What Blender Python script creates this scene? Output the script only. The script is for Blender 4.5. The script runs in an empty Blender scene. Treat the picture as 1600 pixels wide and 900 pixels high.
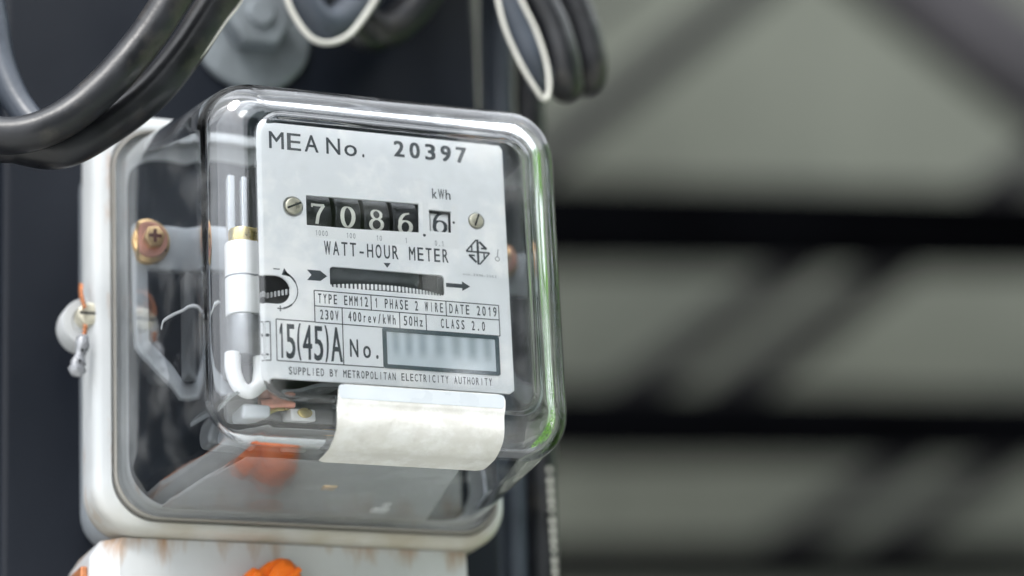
import bpy, bmesh, math, random
from mathutils import Vector, Matrix
random.seed(7)
S = 0.001                      # everything below is written in millimetres
scn = bpy.context.scene
col = scn.collection

# ------------------------------------------------------------------ camera, sky, sun, exposure
cam_d = bpy.data.cameras.new('camera'); cam = bpy.data.objects.new('camera', cam_d); col.objects.link(cam)
cam_d.sensor_width = 36.0; cam_d.lens = 4490 / 1600 * 36.0
cam_d.clip_start = 0.02; cam_d.clip_end = 900
r_ = Vector((0.92406276, -0.37905741, -0.04922894)); u_ = Vector((-0.07604287, -0.30851789, 0.94817414)); f_ = r_.cross(u_)
cam.matrix_world = Matrix.Translation(Vector((-292.1, -776.9, -285.5)) * S) @ Matrix((r_, u_, f_ )).transposed().to_4x4()
cam_d.dof.use_dof = True; cam_d.dof.focus_distance = 0.872; cam_d.dof.aperture_fstop = 4.7
scn.camera = cam

SUN_EL, SUN_AZ = math.radians(52), math.radians(-38)     # azimuth measured from -y (in front of the meter) towards -x
world = bpy.data.worlds.new('World'); scn.world = world; world.use_nodes = True
wn = world.node_tree; bg = wn.nodes['Background']
sky = wn.nodes.new('ShaderNodeTexSky'); sky.sky_type = 'NISHITA'; sky.sun_disc = False
sun_dir = Vector((math.sin(SUN_AZ) * math.cos(SUN_EL), -math.cos(SUN_AZ) * math.cos(SUN_EL), math.sin(SUN_EL)))
sky.sun_elevation = SUN_EL; sky.sun_rotation = math.atan2(sun_dir.x, sun_dir.y)
sky.air_density = 1.0; sky.dust_density = 5.0; sky.ozone_density = 1.0
hs = wn.nodes.new('ShaderNodeHueSaturation'); hs.inputs['Saturation'].default_value = 0.42
wn.links.new(sky.outputs[0], hs.inputs['Color']); 
tc = wn.nodes.new('ShaderNodeTexCoord'); cn = wn.nodes.new('ShaderNodeTexNoise'); cn.inputs['Scale'].default_value = 2.2; cn.inputs['Detail'].default_value = 5
cr = wn.nodes.new('ShaderNodeValToRGB'); cr.color_ramp.elements[0].position = .4; cr.color_ramp.elements[1].position = .62
mx = wn.nodes.new('ShaderNodeMix'); mx.data_type = 'RGBA'
wn.links.new(tc.outputs['Generated'], cn.inputs['Vector']); wn.links.new(cn.outputs['Fac'], cr.inputs['Fac'])
wn.links.new(cr.outputs['Color'], mx.inputs['Factor']); wn.links.new(hs.outputs['Color'], mx.inputs[6]); cr.color_ramp.elements[0].color = (.55, .55, .55, 1)
sp_ = wn.nodes.new('ShaderNodeSeparateXYZ'); wn.links.new(tc.outputs['Generated'], sp_.inputs[0])      # overcast: three times brighter overhead than at the horizon
el = wn.nodes.new('ShaderNodeMapRange'); el.inputs[1].default_value = 0; el.inputs[2].default_value = 1; el.inputs[3].default_value = 12; el.inputs[4].default_value = 25; wn.links.new(sp_.outputs['Z'], el.inputs[0])
ec = wn.nodes.new('ShaderNodeVectorMath'); ec.operation = 'SCALE'; ec.inputs[0].default_value = (.965, 1, 1.05); wn.links.new(el.outputs[0], ec.inputs['Scale']); wn.links.new(ec.outputs[0], mx.inputs[7])
wn.links.new(mx.outputs[2], bg.inputs['Color']); bg.inputs['Strength'].default_value = 0.1
sd = bpy.data.lights.new('sun', 'SUN'); sd.energy = 1.3; sd.angle = math.radians(18); sd.color = (1, .97, .93)
sun = bpy.data.objects.new('sun', sd); col.objects.link(sun); sun.rotation_euler = sun_dir.to_track_quat('Z', 'Y').to_euler()
scn.view_settings.view_transform = 'Standard'; scn.view_settings.look = 'None'; scn.view_settings.gamma = 1
scn.view_settings.use_curve_mapping = False; scn.view_settings.exposure = 1.03
cy = scn.cycles
cy.use_denoising = True; cy.max_bounces = 14; cy.transmission_bounces = 12; cy.transparent_max_bounces = 12; cy.glossy_bounces = 6; cy.diffuse_bounces = 4
cy.sample_clamp_indirect = 6; cy.caustics_reflective = True; cy.caustics_refractive = True; cy.blur_glossy = 0.6

# ------------------------------------------------------------------ materials
def mat(name, color, rough=.5, metal=0, spec=.5, var=0, vscale=40, bump=0, bscale=300, dirt=None, dscale=30, dcut=(.52, .7), trans=0, ior=1.45, coat=0):
    m = bpy.data.materials.new(name); m.use_nodes = True; n = m.node_tree; b = n.nodes['Principled BSDF']
    b.inputs['Base Color'].default_value = (*color, 1); b.inputs['Roughness'].default_value = rough
    b.inputs['Metallic'].default_value = metal; b.inputs['Specular IOR Level'].default_value = spec
    b.inputs['Transmission Weight'].default_value = trans; b.inputs['IOR'].default_value = ior; b.inputs['Coat Weight'].default_value = coat
    tc = n.nodes.new('ShaderNodeTexCoord'); out = None
    if var or dirt:
        no = n.nodes.new('ShaderNodeTexNoise'); no.inputs['Scale'].default_value = vscale; no.inputs['Detail'].default_value = 6
        n.links.new(tc.outputs['Object'], no.inputs['Vector'])
        mr = n.nodes.new('ShaderNodeMapRange'); mr.inputs[1].default_value = .3; mr.inputs[2].default_value = .7; mr.inputs[3].default_value = 1 - var; mr.inputs[4].default_value = 1 + var
        n.links.new(no.outputs['Fac'], mr.inputs[0])
        mm = n.nodes.new('ShaderNodeVectorMath'); mm.operation = 'SCALE'; mm.inputs[0].default_value = color
        n.links.new(mr.outputs[0], mm.inputs['Scale']); out = mm.outputs[0]
        r2 = n.nodes.new('ShaderNodeMapRange'); r2.inputs[1].default_value = .3; r2.inputs[2].default_value = .7; r2.inputs[3].default_value = max(0, rough - .08); r2.inputs[4].default_value = min(1, rough + .1)
        n.links.new(no.outputs['Fac'], r2.inputs[0]); n.links.new(r2.outputs[0], b.inputs['Roughness'])
        if dirt:
            d = n.nodes.new('ShaderNodeTexNoise'); d.inputs['Scale'].default_value = dscale; d.inputs['Detail'].default_value = 8; d.inputs['Roughness'].default_value = .65
            n.links.new(tc.outputs['Object'], d.inputs['Vector'])
            c = n.nodes.new('ShaderNodeMapRange'); c.inputs[1].default_value, c.inputs[2].default_value = dcut; n.links.new(d.outputs['Fac'], c.inputs[0])
            x = n.nodes.new('ShaderNodeMix'); x.data_type = 'RGBA'; n.links.new(c.outputs[0], x.inputs['Factor']); n.links.new(out, x.inputs[6]); x.inputs[7].default_value = (*dirt, 1); out = x.outputs[2]
        n.links.new(out, b.inputs['Base Color'])
    if bump:
        bn = n.nodes.new('ShaderNodeTexNoise'); bn.inputs['Scale'].default_value = bscale; bn.inputs['Detail'].default_value = 4; n.links.new(tc.outputs['Object'], bn.inputs['Vector'])
        bp = n.nodes.new('ShaderNodeBump'); bp.inputs['Strength'].default_value = bump; bp.inputs['Distance'].default_value = .001
        n.links.new(bn.outputs['Fac'], bp.inputs['Height']); n.links.new(bp.outputs[0], b.inputs['Normal'])
    return m

M = {}
M['post'] = mat('post_paint', (.0055, .0078, .0128), .42, spec=.2, var=.15, vscale=14, bump=.08, bscale=500)
M['galv'] = mat('galvanised_steel', (.19, .213, .23), .5, .35, var=.18, vscale=90, bump=.25, bscale=420)
M['rubber'] = mat('black_cable_rubber', (.012, .013, .016), .34, var=.5, vscale=60, bump=.12, bscale=260, dirt=(.045, .041, .037), dscale=45, dcut=(.52, .68))
M['rubber_blue'] = mat('slate_cable_rubber', (.045, .055, .072), .38, var=.2, vscale=60, bump=.1)
M['stripe'] = mat('cable_stripe', (.62, .61, .56), .5, var=.1)
M['paint'] = mat('light_grey_paint', (.48, .495, .505), .33, var=.05, vscale=25, bump=.06, bscale=500, dirt=(.36, .33, .27), dscale=60, dcut=(.64, .74))
M['paint_dark'] = mat('grey_paint', (.30, .33, .36), .4, var=.1)
M['cover_paint'] = mat('cover_paint', (.66, .68, .70), .4, var=.05, vscale=30, bump=.08)
M['gasket'] = mat('gasket_rubber', (.24, .23, .21), .6)
M['slate'] = mat('slate_backing', (.018, .024, .032), .45, var=.25, vscale=30)
M['frame'] = mat('frame_metal', (.55, .585, .62), .42, .2, var=.12, vscale=50, bump=.1)
M['steel'] = mat('bright_steel', (.62, .66, .68), .22, .9, var=.1)
M['dull'] = mat('dull_steel', (.23, .24, .25), .45, .5, var=.2, vscale=80)
M['core'] = mat('laminated_core', (.05, .05, .055), .5, .3, var=.3, vscale=120)
M['white'] = mat('white_plastic', (.82, .83, .83), .3)
M['brass'] = mat('brass', (.62, .50, .20), .3, .8, var=.2, vscale=200)
M['zinc'] = mat('yellow_zinc', (.80, .55, .28), .34, .75, var=.25, vscale=160)
M['copper'] = mat('pinkish_copper', (.90, .46, .36), .36, .35, var=.2, vscale=150)
M['red'] = mat('red_coil', (.16, .034, .022), .45, var=.25, vscale=120)
M['orange'] = mat('orange_plastic', (.84, .17, .012), .3, var=.06, vscale=90)
M['black'] = mat('counter_black', (.022, .024, .027), .35)
M['magnet'] = mat('grey_black_magnet', (.10, .11, .12), .38, var=.2, vscale=150)
M['ink'] = mat('print_ink', (.055, .065, .075), .5)
M['ink_soft'] = mat('faint_ink', (.22, .24, .26), .6)
M['ink_blue'] = mat('serial_frame_ink', (.055, .085, .10), .5)
M['ivory'] = mat('ivory_numeral', (.70, .71, .64), .5)
M['screw'] = mat('old_screw', (.60, .57, .46), .35, .45, var=.3, vscale=300)
M['lead'] = mat('grey_seal', (.30, .31, .33), .3, .3, var=.3, vscale=250, bump=.5, bscale=500)
M['cwire'] = mat('copper_wire', (.50, .20, .09), .35, .5, var=.3, vscale=400)
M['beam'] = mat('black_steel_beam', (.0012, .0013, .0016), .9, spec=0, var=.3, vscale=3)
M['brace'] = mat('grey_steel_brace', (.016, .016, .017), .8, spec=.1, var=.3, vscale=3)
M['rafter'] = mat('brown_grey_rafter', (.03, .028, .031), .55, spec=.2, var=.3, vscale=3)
M['leaf'] = mat('hedge_leaf', (.13, .31, .03), .5, var=.35, vscale=3)
M['ground'] = mat('concrete_ground', (.40, .395, .37), .9, var=.15, vscale=1.5, dirt=(.26, .25, .22), dscale=.6)
M['tree'] = mat('tree_leaf', (.045, .075, .025), .6, var=.4, vscale=1)
M['smoke'] = mat('clear_smoky_plastic', (.50, .51, .52), .45, spec=.25, trans=.35, ior=1.2, var=.05)
M['streak'] = mat('reflection_white', (.8, .82, .84), .4)

# nameplate: pale aluminium with soft smudges
M['plate'] = mat('nameplate_enamel', (.80, .82, .835), .38, var=.025, vscale=45, dirt=(.93, .93, .92), dscale=48, dcut=(.50, .62))
M['reg_strip'] = mat('counter_strip_white', (.82, .83, .83), .45)
# sticker: cream paper, mottled, clear strip along the top edge
m = M['paper'] = mat('paper_sticker', (.66, .65, .625), .62, var=.05, vscale=160, bump=.5, bscale=160, dirt=(.77, .77, .765), dscale=130, dcut=(.45, .65))
M['tape'] = mat('sticker_tape', (.46, .495, .53), .3, var=.05, vscale=100)
# blurred serial number: soft vertical smudges
m = M['serial'] = bpy.data.materials.new('serial_print'); m.use_nodes = True; n = m.node_tree; b = n.nodes['Principled BSDF']; b.inputs['Roughness'].default_value = .5
tcn = n.nodes.new('ShaderNodeTexCoord'); wv = n.nodes.new('ShaderNodeTexWave'); wv.inputs['Scale'].default_value = 66; wv.inputs['Distortion'].default_value = 4.5; wv.inputs['Detail'].default_value = 1; wv.inputs['Detail Scale'].default_value = .6
sz = n.nodes.new('ShaderNodeSeparateXYZ'); zr = n.nodes.new('ShaderNodeMapRange'); zr.interpolation_type = 'SMOOTHSTEP'; zr.inputs[1].default_value = .037; zr.inputs[2].default_value = .042
sq = n.nodes.new('ShaderNodeMapping'); sq.inputs['Scale'].default_value = (1, 1, .12)
n.links.new(tcn.outputs['Object'], sq.inputs[0]); n.links.new(sq.outputs[0], wv.inputs['Vector']); n.links.new(tcn.outputs['Object'], sz.inputs[0]); n.links.new(sz.outputs['Z'], zr.inputs[0])
mu = n.nodes.new('ShaderNodeMath'); mu.operation = 'MULTIPLY'; n.links.new(wv.outputs['Fac'], mu.inputs[0]); n.links.new(zr.outputs[0], mu.inputs[1])
xs = n.nodes.new('ShaderNodeMix'); xs.data_type = 'RGBA'; xs.inputs[6].default_value = (.56, .63, .67, 1); xs.inputs[7].default_value = (.36, .42, .46, 1)
n.links.new(mu.outputs[0], xs.inputs['Factor']); n.links.new(xs.outputs[2], b.inputs['Base Color'])
# glass of the cover
m = M['glass'] = bpy.data.materials.new('cover_glass'); m.use_nodes = True; n = m.node_tree; n.nodes.clear()
o = n.nodes.new('ShaderNodeOutputMaterial'); g = n.nodes.new('ShaderNodeBsdfGlass'); g.inputs['IOR'].default_value = 1.57; g.inputs['Roughness'].default_value = 0.0; g.inputs['Color'].default_value = (.982, .99, .998, 1)
tcn = n.nodes.new('ShaderNodeTexCoord'); no = n.nodes.new('ShaderNodeTexNoise'); no.inputs['Scale'].default_value = 26; no.inputs['Detail'].default_value = 1
bp = n.nodes.new('ShaderNodeBump'); bp.inputs['Strength'].default_value = .35; bp.inputs['Distance'].default_value = .001
n.links.new(tcn.outputs['Object'], no.inputs['Vector']); n.links.new(no.outputs['Fac'], bp.inputs['Height']); n.links.new(bp.outputs[0], g.inputs['Normal'])
d1 = n.nodes.new('ShaderNodeBsdfDiffuse'); d1.inputs[0].default_value = (.75, .76, .76, 1)          # dust specks and a faint film, thickened to imitate pale reflections
sp1 = n.nodes.new('ShaderNodeTexNoise'); sp1.inputs['Scale'].default_value = 900; sp1.inputs['Detail'].default_value = 1; n.links.new(tcn.outputs['Object'], sp1.inputs['Vector'])
sp2 = n.nodes.new('ShaderNodeTexNoise'); sp2.inputs['Scale'].default_value = 70; sp2.inputs['Detail'].default_value = 6; n.links.new(tcn.outputs['Object'], sp2.inputs['Vector'])
m1 = n.nodes.new('ShaderNodeMapRange'); m1.inputs[1].default_value = .70; m1.inputs[2].default_value = .76; m1.inputs[4].default_value = .0; n.links.new(sp1.outputs['Fac'], m1.inputs[0])
m2 = n.nodes.new('ShaderNodeMapRange'); m2.inputs[1].default_value = .5; m2.inputs[2].default_value = .8; m2.inputs[4].default_value = .08; n.links.new(sp2.outputs['Fac'], m2.inputs[0])
ad = n.nodes.new('ShaderNodeMath'); ad.operation = 'ADD'; n.links.new(m1.outputs[0], ad.inputs[0]); n.links.new(m2.outputs[0], ad.inputs[1])
ms = n.nodes.new('ShaderNodeMixShader'); n.links.new(ad.outputs[0], ms.inputs[0]); n.links.new(g.outputs[0], ms.inputs[1]); n.links.new(d1.outputs[0], ms.inputs[2])
n.links.new(ms.outputs[0], o.inputs['Surface'])
# rust-streaked paint for the terminal cover and lower flange
def rusty(base, name, scale, lo, hi, zscale=.35):
    m = mat(name, base, .4, var=.06, vscale=30, bump=.08); n = m.node_tree; b = n.nodes['Principled BSDF']
    src = b.inputs['Base Color'].links[0].from_socket
    tcn = n.nodes.new('ShaderNodeTexCoord'); mp = n.nodes.new('ShaderNodeMapping'); mp.inputs['Scale'].default_value = (1, 1, zscale)
    no = n.nodes.new('ShaderNodeTexNoise'); no.inputs['Scale'].default_value = scale; no.inputs['Detail'].default_value = 7; no.inputs['Roughness'].default_value = .6
    mr = n.nodes.new('ShaderNodeMapRange'); mr.inputs[1].default_value = lo; mr.inputs[2].default_value = hi
    x = n.nodes.new('ShaderNodeMix'); x.data_type = 'RGBA'; x.inputs[7].default_value = (.36, .17, .05, 1)
    n.links.new(tcn.outputs['Object'], mp.inputs[0]); n.links.new(mp.outputs[0], no.inputs['Vector']); n.links.new(no.outputs['Fac'], mr.inputs[0]); n.links.new(mr.outputs[0], x.inputs['Factor']); n.links.new(src, x.inputs[6]); n.links.new(x.outputs[2], b.inputs['Base Color'])
    return m
M['rusty'] = rusty((.48, .495, .505), 'rust_streaked_paint', 55, .60, .78)
M['flange'] = rusty((.50, .52, .53), 'grimy_flange_paint', 70, .62, .78)
n = M['flange'].node_tree; b = n.nodes['Principled BSDF']; src = b.inputs['Base Color'].links[0].from_socket          # grime settled along the lower edge
tg = n.nodes.new('ShaderNodeTexCoord'); sg = n.nodes.new('ShaderNodeSeparateXYZ'); n.links.new(tg.outputs['Object'], sg.inputs[0])
ng = n.nodes.new('ShaderNodeTexNoise'); ng.inputs['Scale'].default_value = 45; ng.inputs['Detail'].default_value = 8; n.links.new(tg.outputs['Object'], ng.inputs['Vector'])
mg1 = n.nodes.new('ShaderNodeMapRange'); mg1.inputs[1].default_value = .016; mg1.inputs[2].default_value = .002; n.links.new(sg.outputs['Z'], mg1.inputs[0])
mg2 = n.nodes.new('ShaderNodeMapRange'); mg2.inputs[1].default_value = .3; mg2.inputs[2].default_value = .62; mg2.inputs[3].default_value = .25; mg2.inputs[4].default_value = .95; n.links.new(ng.outputs['Fac'], mg2.inputs[0])
mm1 = n.nodes.new('ShaderNodeMath'); mm1.operation = 'MULTIPLY'; n.links.new(mg1.outputs[0], mm1.inputs[0]); n.links.new(mg2.outputs[0], mm1.inputs[1])
xg = n.nodes.new('ShaderNodeMix'); xg.data_type = 'RGBA'; xg.inputs[7].default_value = (.34, .31, .245, 1); n.links.new(mm1.outputs[0], xg.inputs['Factor']); n.links.new(src, xg.inputs[6]); n.links.new(xg.outputs[2], b.inputs['Base Color'])
# wall: grey-green sheets
M['wall'] = mat('grey_green_sheet', (.105, .112, .094), .8, spec=.1, var=.12, vscale=1.2)

# ------------------------------------------------------------------ helpers
ORG = {}
def mesh_obj(name, verts, faces, m, parent=None, smooth=False, org=None):
    """verts in world millimetres; a child's mesh is stored relative to its thing's base"""
    o3 = Vector(org) if org else (ORG.get(parent.name, Vector()) if parent else Vector())
    me = bpy.data.meshes.new(name); me.from_pydata([(Vector(v) - o3) * S for v in verts], [], faces); me.update()
    bm = bmesh.new(); bm.from_mesh(me); bmesh.ops.recalc_face_normals(bm, faces=bm.faces); bm.to_mesh(me); bm.free()
    ob = bpy.data.objects.new(name, me); col.objects.link(ob)
    if m: me.materials.append(m)
    if smooth:
        for p in me.polygons: p.use_smooth = True
    if parent: ob.parent = parent; ORG[ob.name] = o3
    else:
        ob.location = o3 * S; ORG[ob.name] = o3
    return ob
def sharp(ob, deg=40):
    me = ob.data
    for p in me.polygons: p.use_smooth = True
    bm = bmesh.new(); bm.from_mesh(me)
    for e in bm.edges:
        if len(e.link_faces) == 2 and e.calc_face_angle(0) > math.radians(deg): e.smooth = False
    bm.to_mesh(me); bm.free(); return ob
def bevel(ob, w, seg=2, deg=30):
    bm = bmesh.new(); bm.from_mesh(ob.data)
    es = [e for e in bm.edges if len(e.link_faces) == 2 and e.calc_face_angle(0) > math.radians(deg)]
    bmesh.ops.bevel(bm, geom=es, offset=w * S, segments=seg, profile=.5, affect='EDGES', clamp_overlap=True); bm.to_mesh(ob.data); bm.free()
    return sharp(ob, 50)
def empty(name, loc, label, cat, group=None):
    o = bpy.data.objects.new(name, None); col.objects.link(o); o.location = Vector(loc) * S; o.empty_display_size = .02
    ORG[o.name] = Vector(loc); o['label'] = label; o['category'] = cat
    if group: o['group'] = group
    return o
def tag(o, label, cat, group=None):
    o['label'] = label; o['category'] = cat
    if group: o['group'] = group
    return o
def box(x0, x1, y0, y1, z0, z1):
    v = [(x, y, z) for x in (x0, x1) for y in (y0, y1) for z in (z0, z1)]
    return v, [(0, 1, 3, 2), (4, 6, 7, 5), (0, 4, 5, 1), (2, 3, 7, 6), (0, 2, 6, 4), (1, 5, 7, 3)]
def bx(name, dims, m, parent=None, bev=0, org=None):
    v, f = box(*dims); o = mesh_obj(name, v, f, m, parent, org=org)
    if bev: bevel(o, bev, 3)
    return o
def catmull(P, n=8):
    P = [Vector(p) for p in P]; out = []
    Q = [P[0] * 2 - P[1]] + P + [P[-1] * 2 - P[-2]]
    for i in range(1, len(Q) - 2):
        a, b, c, d = Q[i - 1:i + 3]
        for k in range(n):
            t = k / n; out.append(.5 * ((2 * b) + (c - a) * t + (2 * a - 5 * b + 4 * c - d) * t * t + (3 * b - a - 3 * c + d) * t ** 3))
    out.append(P[-1]); return out
def tube_geo(path, r, seg=16, prof=None):
    """prof(angle)->(radius factor); path list of Vector"""
    V, F = [], []; n = len(path); T = [(path[min(i + 1, n - 1)] - path[max(i - 1, 0)]).normalized() for i in range(n)]
    N = T[0].orthogonal().normalized()
    if abs(T[0].dot(Vector((0, 1, 0)))) < .9: N = (Vector((0, 1, 0)) - T[0] * T[0].dot(Vector((0, 1, 0)))).normalized()
    frames = []
    for i in range(n):
        N = (N - T[i] * N.dot(T[i])).normalized(); B = T[i].cross(N); frames.append((N.copy(), B))
        rr = r[i] if isinstance(r, (list, tuple)) else r
        for k in range(seg):
            a = 2 * math.pi * k / seg; V.append(path[i] + (N * math.cos(a) + B * math.sin(a)) * rr)
    for i in range(n - 1):
        for k in range(seg): F.append((i * seg + k, i * seg + (k + 1) % seg, (i + 1) * seg + (k + 1) % seg, (i + 1) * seg + k))
    F.append(tuple(range(seg))); F.append(tuple((n - 1) * seg + k for k in range(seg)))
    return V, F, frames
def tube(name, P, r, m, parent=None, seg=16, n=8, org=None, raw=False):
    path = [Vector(p) for p in P] if raw else catmull(P, n)
    V, F, _ = tube_geo(path, r, seg); return sharp(mesh_obj(name, V, F, m, parent, org=org), 60)
def rrect(hw, hh, r, cx=0, cz=0, ns=8, nl=4):
    pts = []
    for (sx, sz, a0) in ((1, 1, 0), (-1, 1, 90), (-1, -1, 180), (1, -1, 270)):
        for k in range(ns + 1):
            a = math.radians(a0 + 90 * k / ns); pts.append((cx + sx * (hw - r) + r * math.cos(a), cz + sz * (hh - r) + r * math.sin(a)))
        nx = pts[-1]; nsx, nsz = {(1, 1): (-1, 1), (-1, 1): (-1, -1), (-1, -1): (1, -1), (1, -1): (1, 1)}[(sx, sz)]
        a = math.radians(a0 + 90); e = (cx + nsx * (hw - r) + r * math.cos(a), cz + nsz * (hh - r) + r * math.sin(a))
        for k in range(1, nl): pts.append((nx[0] + (e[0] - nx[0]) * k / nl, nx[1] + (e[1] - nx[1]) * k / nl))
    return pts
def loft(rings, cap0=True, cap1=True, close=False):
    """rings: list of (points2d, y or function of point)"""
    V, F = [], []; n = len(rings[0][0])
    for pts, y in rings: V += [(p[0], y, p[1]) for p in pts]
    R = len(rings)
    for i in range(R if close else R - 1):
        j = (i + 1) % R
        for k in range(n): F.append((i * n + k, i * n + (k + 1) % n, j * n + (k + 1) % n, j * n + k))
    if not close and cap0: F.append(tuple(range(n)))
    if not close and cap1: F.append(tuple((R - 1) * n + k for k in range(n)))
    return V, F
def fill_mesh(loops, y0, y1):
    """2-D outline loops (outer first, then holes) in x,z, made a slab from y0 to y1"""
    cu = bpy.data.curves.new('tmp', 'CURVE'); cu.dimensions = '2D'; cu.fill_mode = 'BOTH'; cu.extrude = (y1 - y0) / 2
    for L in loops:
        sp = cu.splines.new('POLY'); sp.points.add(len(L) - 1); sp.use_cyclic_u = True
        for i, p in enumerate(L): sp.points[i].co = (p[0], p[1], 0, 1)
    ob = bpy.data.objects.new('tmp', cu); me = bpy.data.meshes.new_from_object(ob)
    V = [(v.co.x, (y0 + y1) / 2 - v.co.z, v.co.y) for v in me.vertices]; F = [tuple(p.vertices) for p in me.polygons]
    bpy.data.objects.remove(ob); bpy.data.meshes.remove(me); bpy.data.curves.remove(cu); return V, F
def circ(cx, cz, r, n=24, a0=0, a1=360): return [(cx + r * math.cos(math.radians(a0 + (a1 - a0) * k / n)), cz + r * math.sin(math.radians(a0 + (a1 - a0) * k / n))) for k in range(n if a1 - a0 == 360 else n + 1)]
def slab(name, loops, y0, y1, m, parent=None, org=None, weld=True):
    V, F = fill_mesh(loops, y0, y1); o = mesh_obj(name, V, F, m, parent, org=org)
    bm = bmesh.new(); bm.from_mesh(o.data); bmesh.ops.remove_doubles(bm, verts=bm.verts, dist=1e-7); bmesh.ops.recalc_face_normals(bm, faces=bm.faces); bm.to_mesh(o.data); bm.free(); return o
def cyl(name, c, r, h, axis, m, parent=None, seg=32, bev=0, org=None, r2=None):
    """cylinder starting at c running h along axis"""
    a = Vector(axis).normalized(); c = Vector(c); V, F, _ = tube_geo([c, c + a * h], [r, r if r2 is None else r2], seg)
    o = mesh_obj(name, V, F, m, parent, org=org)
    if bev: bevel(o, bev, 2, 50)
    return sharp(o, 40)
# text
_glyph = {}
def glyph(ch, off):
    key = (ch, off)
    if key in _glyph: return _glyph[key]
    cu = bpy.data.curves.new('tmp', 'FONT'); cu.body = ch; cu.size = 1; cu.resolution_u = 3; cu.offset = off
    ob = bpy.data.objects.new('tmp', cu); me = bpy.data.meshes.new_from_object(ob)
    V = [(v.co.x, v.co.y) for v in me.vertices]; F = [tuple(p.vertices) for p in me.polygons]
    bpy.data.objects.remove(ob); bpy.data.meshes.remove(me); bpy.data.curves.remove(cu); _glyph[key] = (V, F); return V, F
CAP = .684
def one_glyph(): return [(.16, 0), (.27, 0), (.27, .684), (.19, .684), (.19, 0), (.19, .684), (.03, .56), (.03, .46), (.19, .58)], [(0, 1, 2, 3), (5, 6, 7, 8)]
NARROW = {'I': .2, '.': .3, '1': .5, '(': .85, ')': .85, 'M': 1.06, 'W': 1.1, 'o': .92, '/': .8, '-': .7, 'i': .2, 'r': .6, ',': .16}
def text_geo(s, x0, x1, z0, cap, fill=.78, off=.0, y=-.05, wts=None, z1=None):
    """each character set in its own cell, squeezed as technical print is; off thickens the strokes (mm)"""
    V, F = [], []; n = len(s); wts = wts or [1] * n; cell0 = (x1 - x0) / sum(wts); z1 = z0 if z1 is None else z1; xx = x0
    for i, ch in enumerate(s):
        cell = cell0 * wts[i]; cx = xx + cell / 2; xx += cell
        if ch == ' ': continue
        gv, gf = one_glyph() if ch == '1' else glyph(ch, 0)
        if not gv: continue
        a = min(v[0] for v in gv); b = max(v[0] for v in gv); w = cell * fill * NARROW.get(ch, 1 if (ch.isupper() or ch.isdigit()) else .88)
        k = (w - 2 * off) / (b - a); kz = cap / CAP; zz = z0 + (z1 - z0) * i / max(1, n - 1); lo = 0
        if ch == '.': k = max(k, .62 * kz); kz = kz * 1.15
        if ch in '()': lo = min(v[1] for v in gv); kz = cap * 1.08 / (max(v[1] for v in gv) - lo); zz -= cap * .04
        for q, (sx, sz) in enumerate(((0, 0),) if not off else ((-1, -.6), (1, -.6), (1, .6), (-1, .6), (0, 0))):
            base = len(V)
            for v in gv: V.append((cx + (v[0] - (a + b) / 2) * k + sx * off, y - .003 * q, zz + (v[1] - lo) * kz + sz * off))
            F += [tuple(p + base for p in f) for f in gf]
    return V, F
def merge(parts):
    V, F = [], []
    for v, f in parts: F += [tuple(q + len(V) for q in g) for g in f]; V += list(v)
    return V, F
def quad2(x0, z0, x1, z1, w, y=-.05):
    d = Vector((x1 - x0, z1 - z0)).normalized() * w / 2; nx, nz = -d.y, d.x
    return [(x0 + nx, y, z0 + nz), (x1 + nx, y, z1 + nz), (x1 - nx, y, z1 - nz), (x0 - nx, y, z0 - nz)], [(0, 1, 2, 3)]
def poly2(pts, y=-.05): return [(p[0], y, p[1]) for p in pts], [tuple(range(len(pts)))]
def printed(name, parts, m, parent, label=None):
    V, F = merge(parts)
    o = mesh_obj(name, V, F, m, parent)
    for p in o.data.polygons:
        if p.normal.y > 0: p.flip()
    if label: o['label'] = label
    return o
def lathe(name, prof, c, m, parent=None, seg=32, org=None):
    """profile (radius, y) turned about the y axis through c"""
    V, F = [], []; n = len(prof)
    for (r, y) in prof:
        for k in range(seg): a = 2 * math.pi * k / seg; V.append((c[0] + r * math.cos(a), c[1] + y, c[2] + r * math.sin(a)))
    for i in range(n - 1):
        for k in range(seg): F.append((i * seg + k, i * seg + (k + 1) % seg, (i + 1) * seg + (k + 1) % seg, (i + 1) * seg + k))
    F.append(tuple(range(seg))); F.append(tuple((n - 1) * seg + k for k in range(seg)))
    o = mesh_obj(name, V, F, m, parent, org=org); return sharp(o, 35)

# ------------------------------------------------------------------ setting: ground, wall
g = mesh_obj('ground', [(-200000, -200000, -1600), (200000, -200000, -1600), (200000, 200000, -1600), (-200000, 200000, -1600)], [(0, 1, 2, 3)], M['ground']); g['kind'] = 'structure'
g = mesh_obj('bounce_dimmer', [(-6000, 330, -1594), (9000, 330, -1594), (9000, 4690, -1594), (-6000, 4690, -1594)], [(0, 1, 2, 3)], mat('bounce_dimmer_dark', (.035, .036, .035), .9, var=.2, vscale=3)); g['kind'] = 'structure'  # unseen dark sheet added to cut bounce light on the lower wall
# sheet-clad wall behind everything, with shallow upright ribs
V, F = [], []; x = -4500; zs = (-1600, 5600); prof = []
while x < 8500:
    prof += [(x, 4700), (x + 150, 4700), (x + 165, 4693), (x + 195, 4693)]; x += 210
for (px, py) in prof:
    for z in zs: V.append((px, py, z))
for i in range(len(prof) - 1): F.append((2 * i, 2 * i + 2, 2 * i + 3, 2 * i + 1))
w = mesh_obj('wall', V, F, M['wall']); w['kind'] = 'structure'

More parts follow.
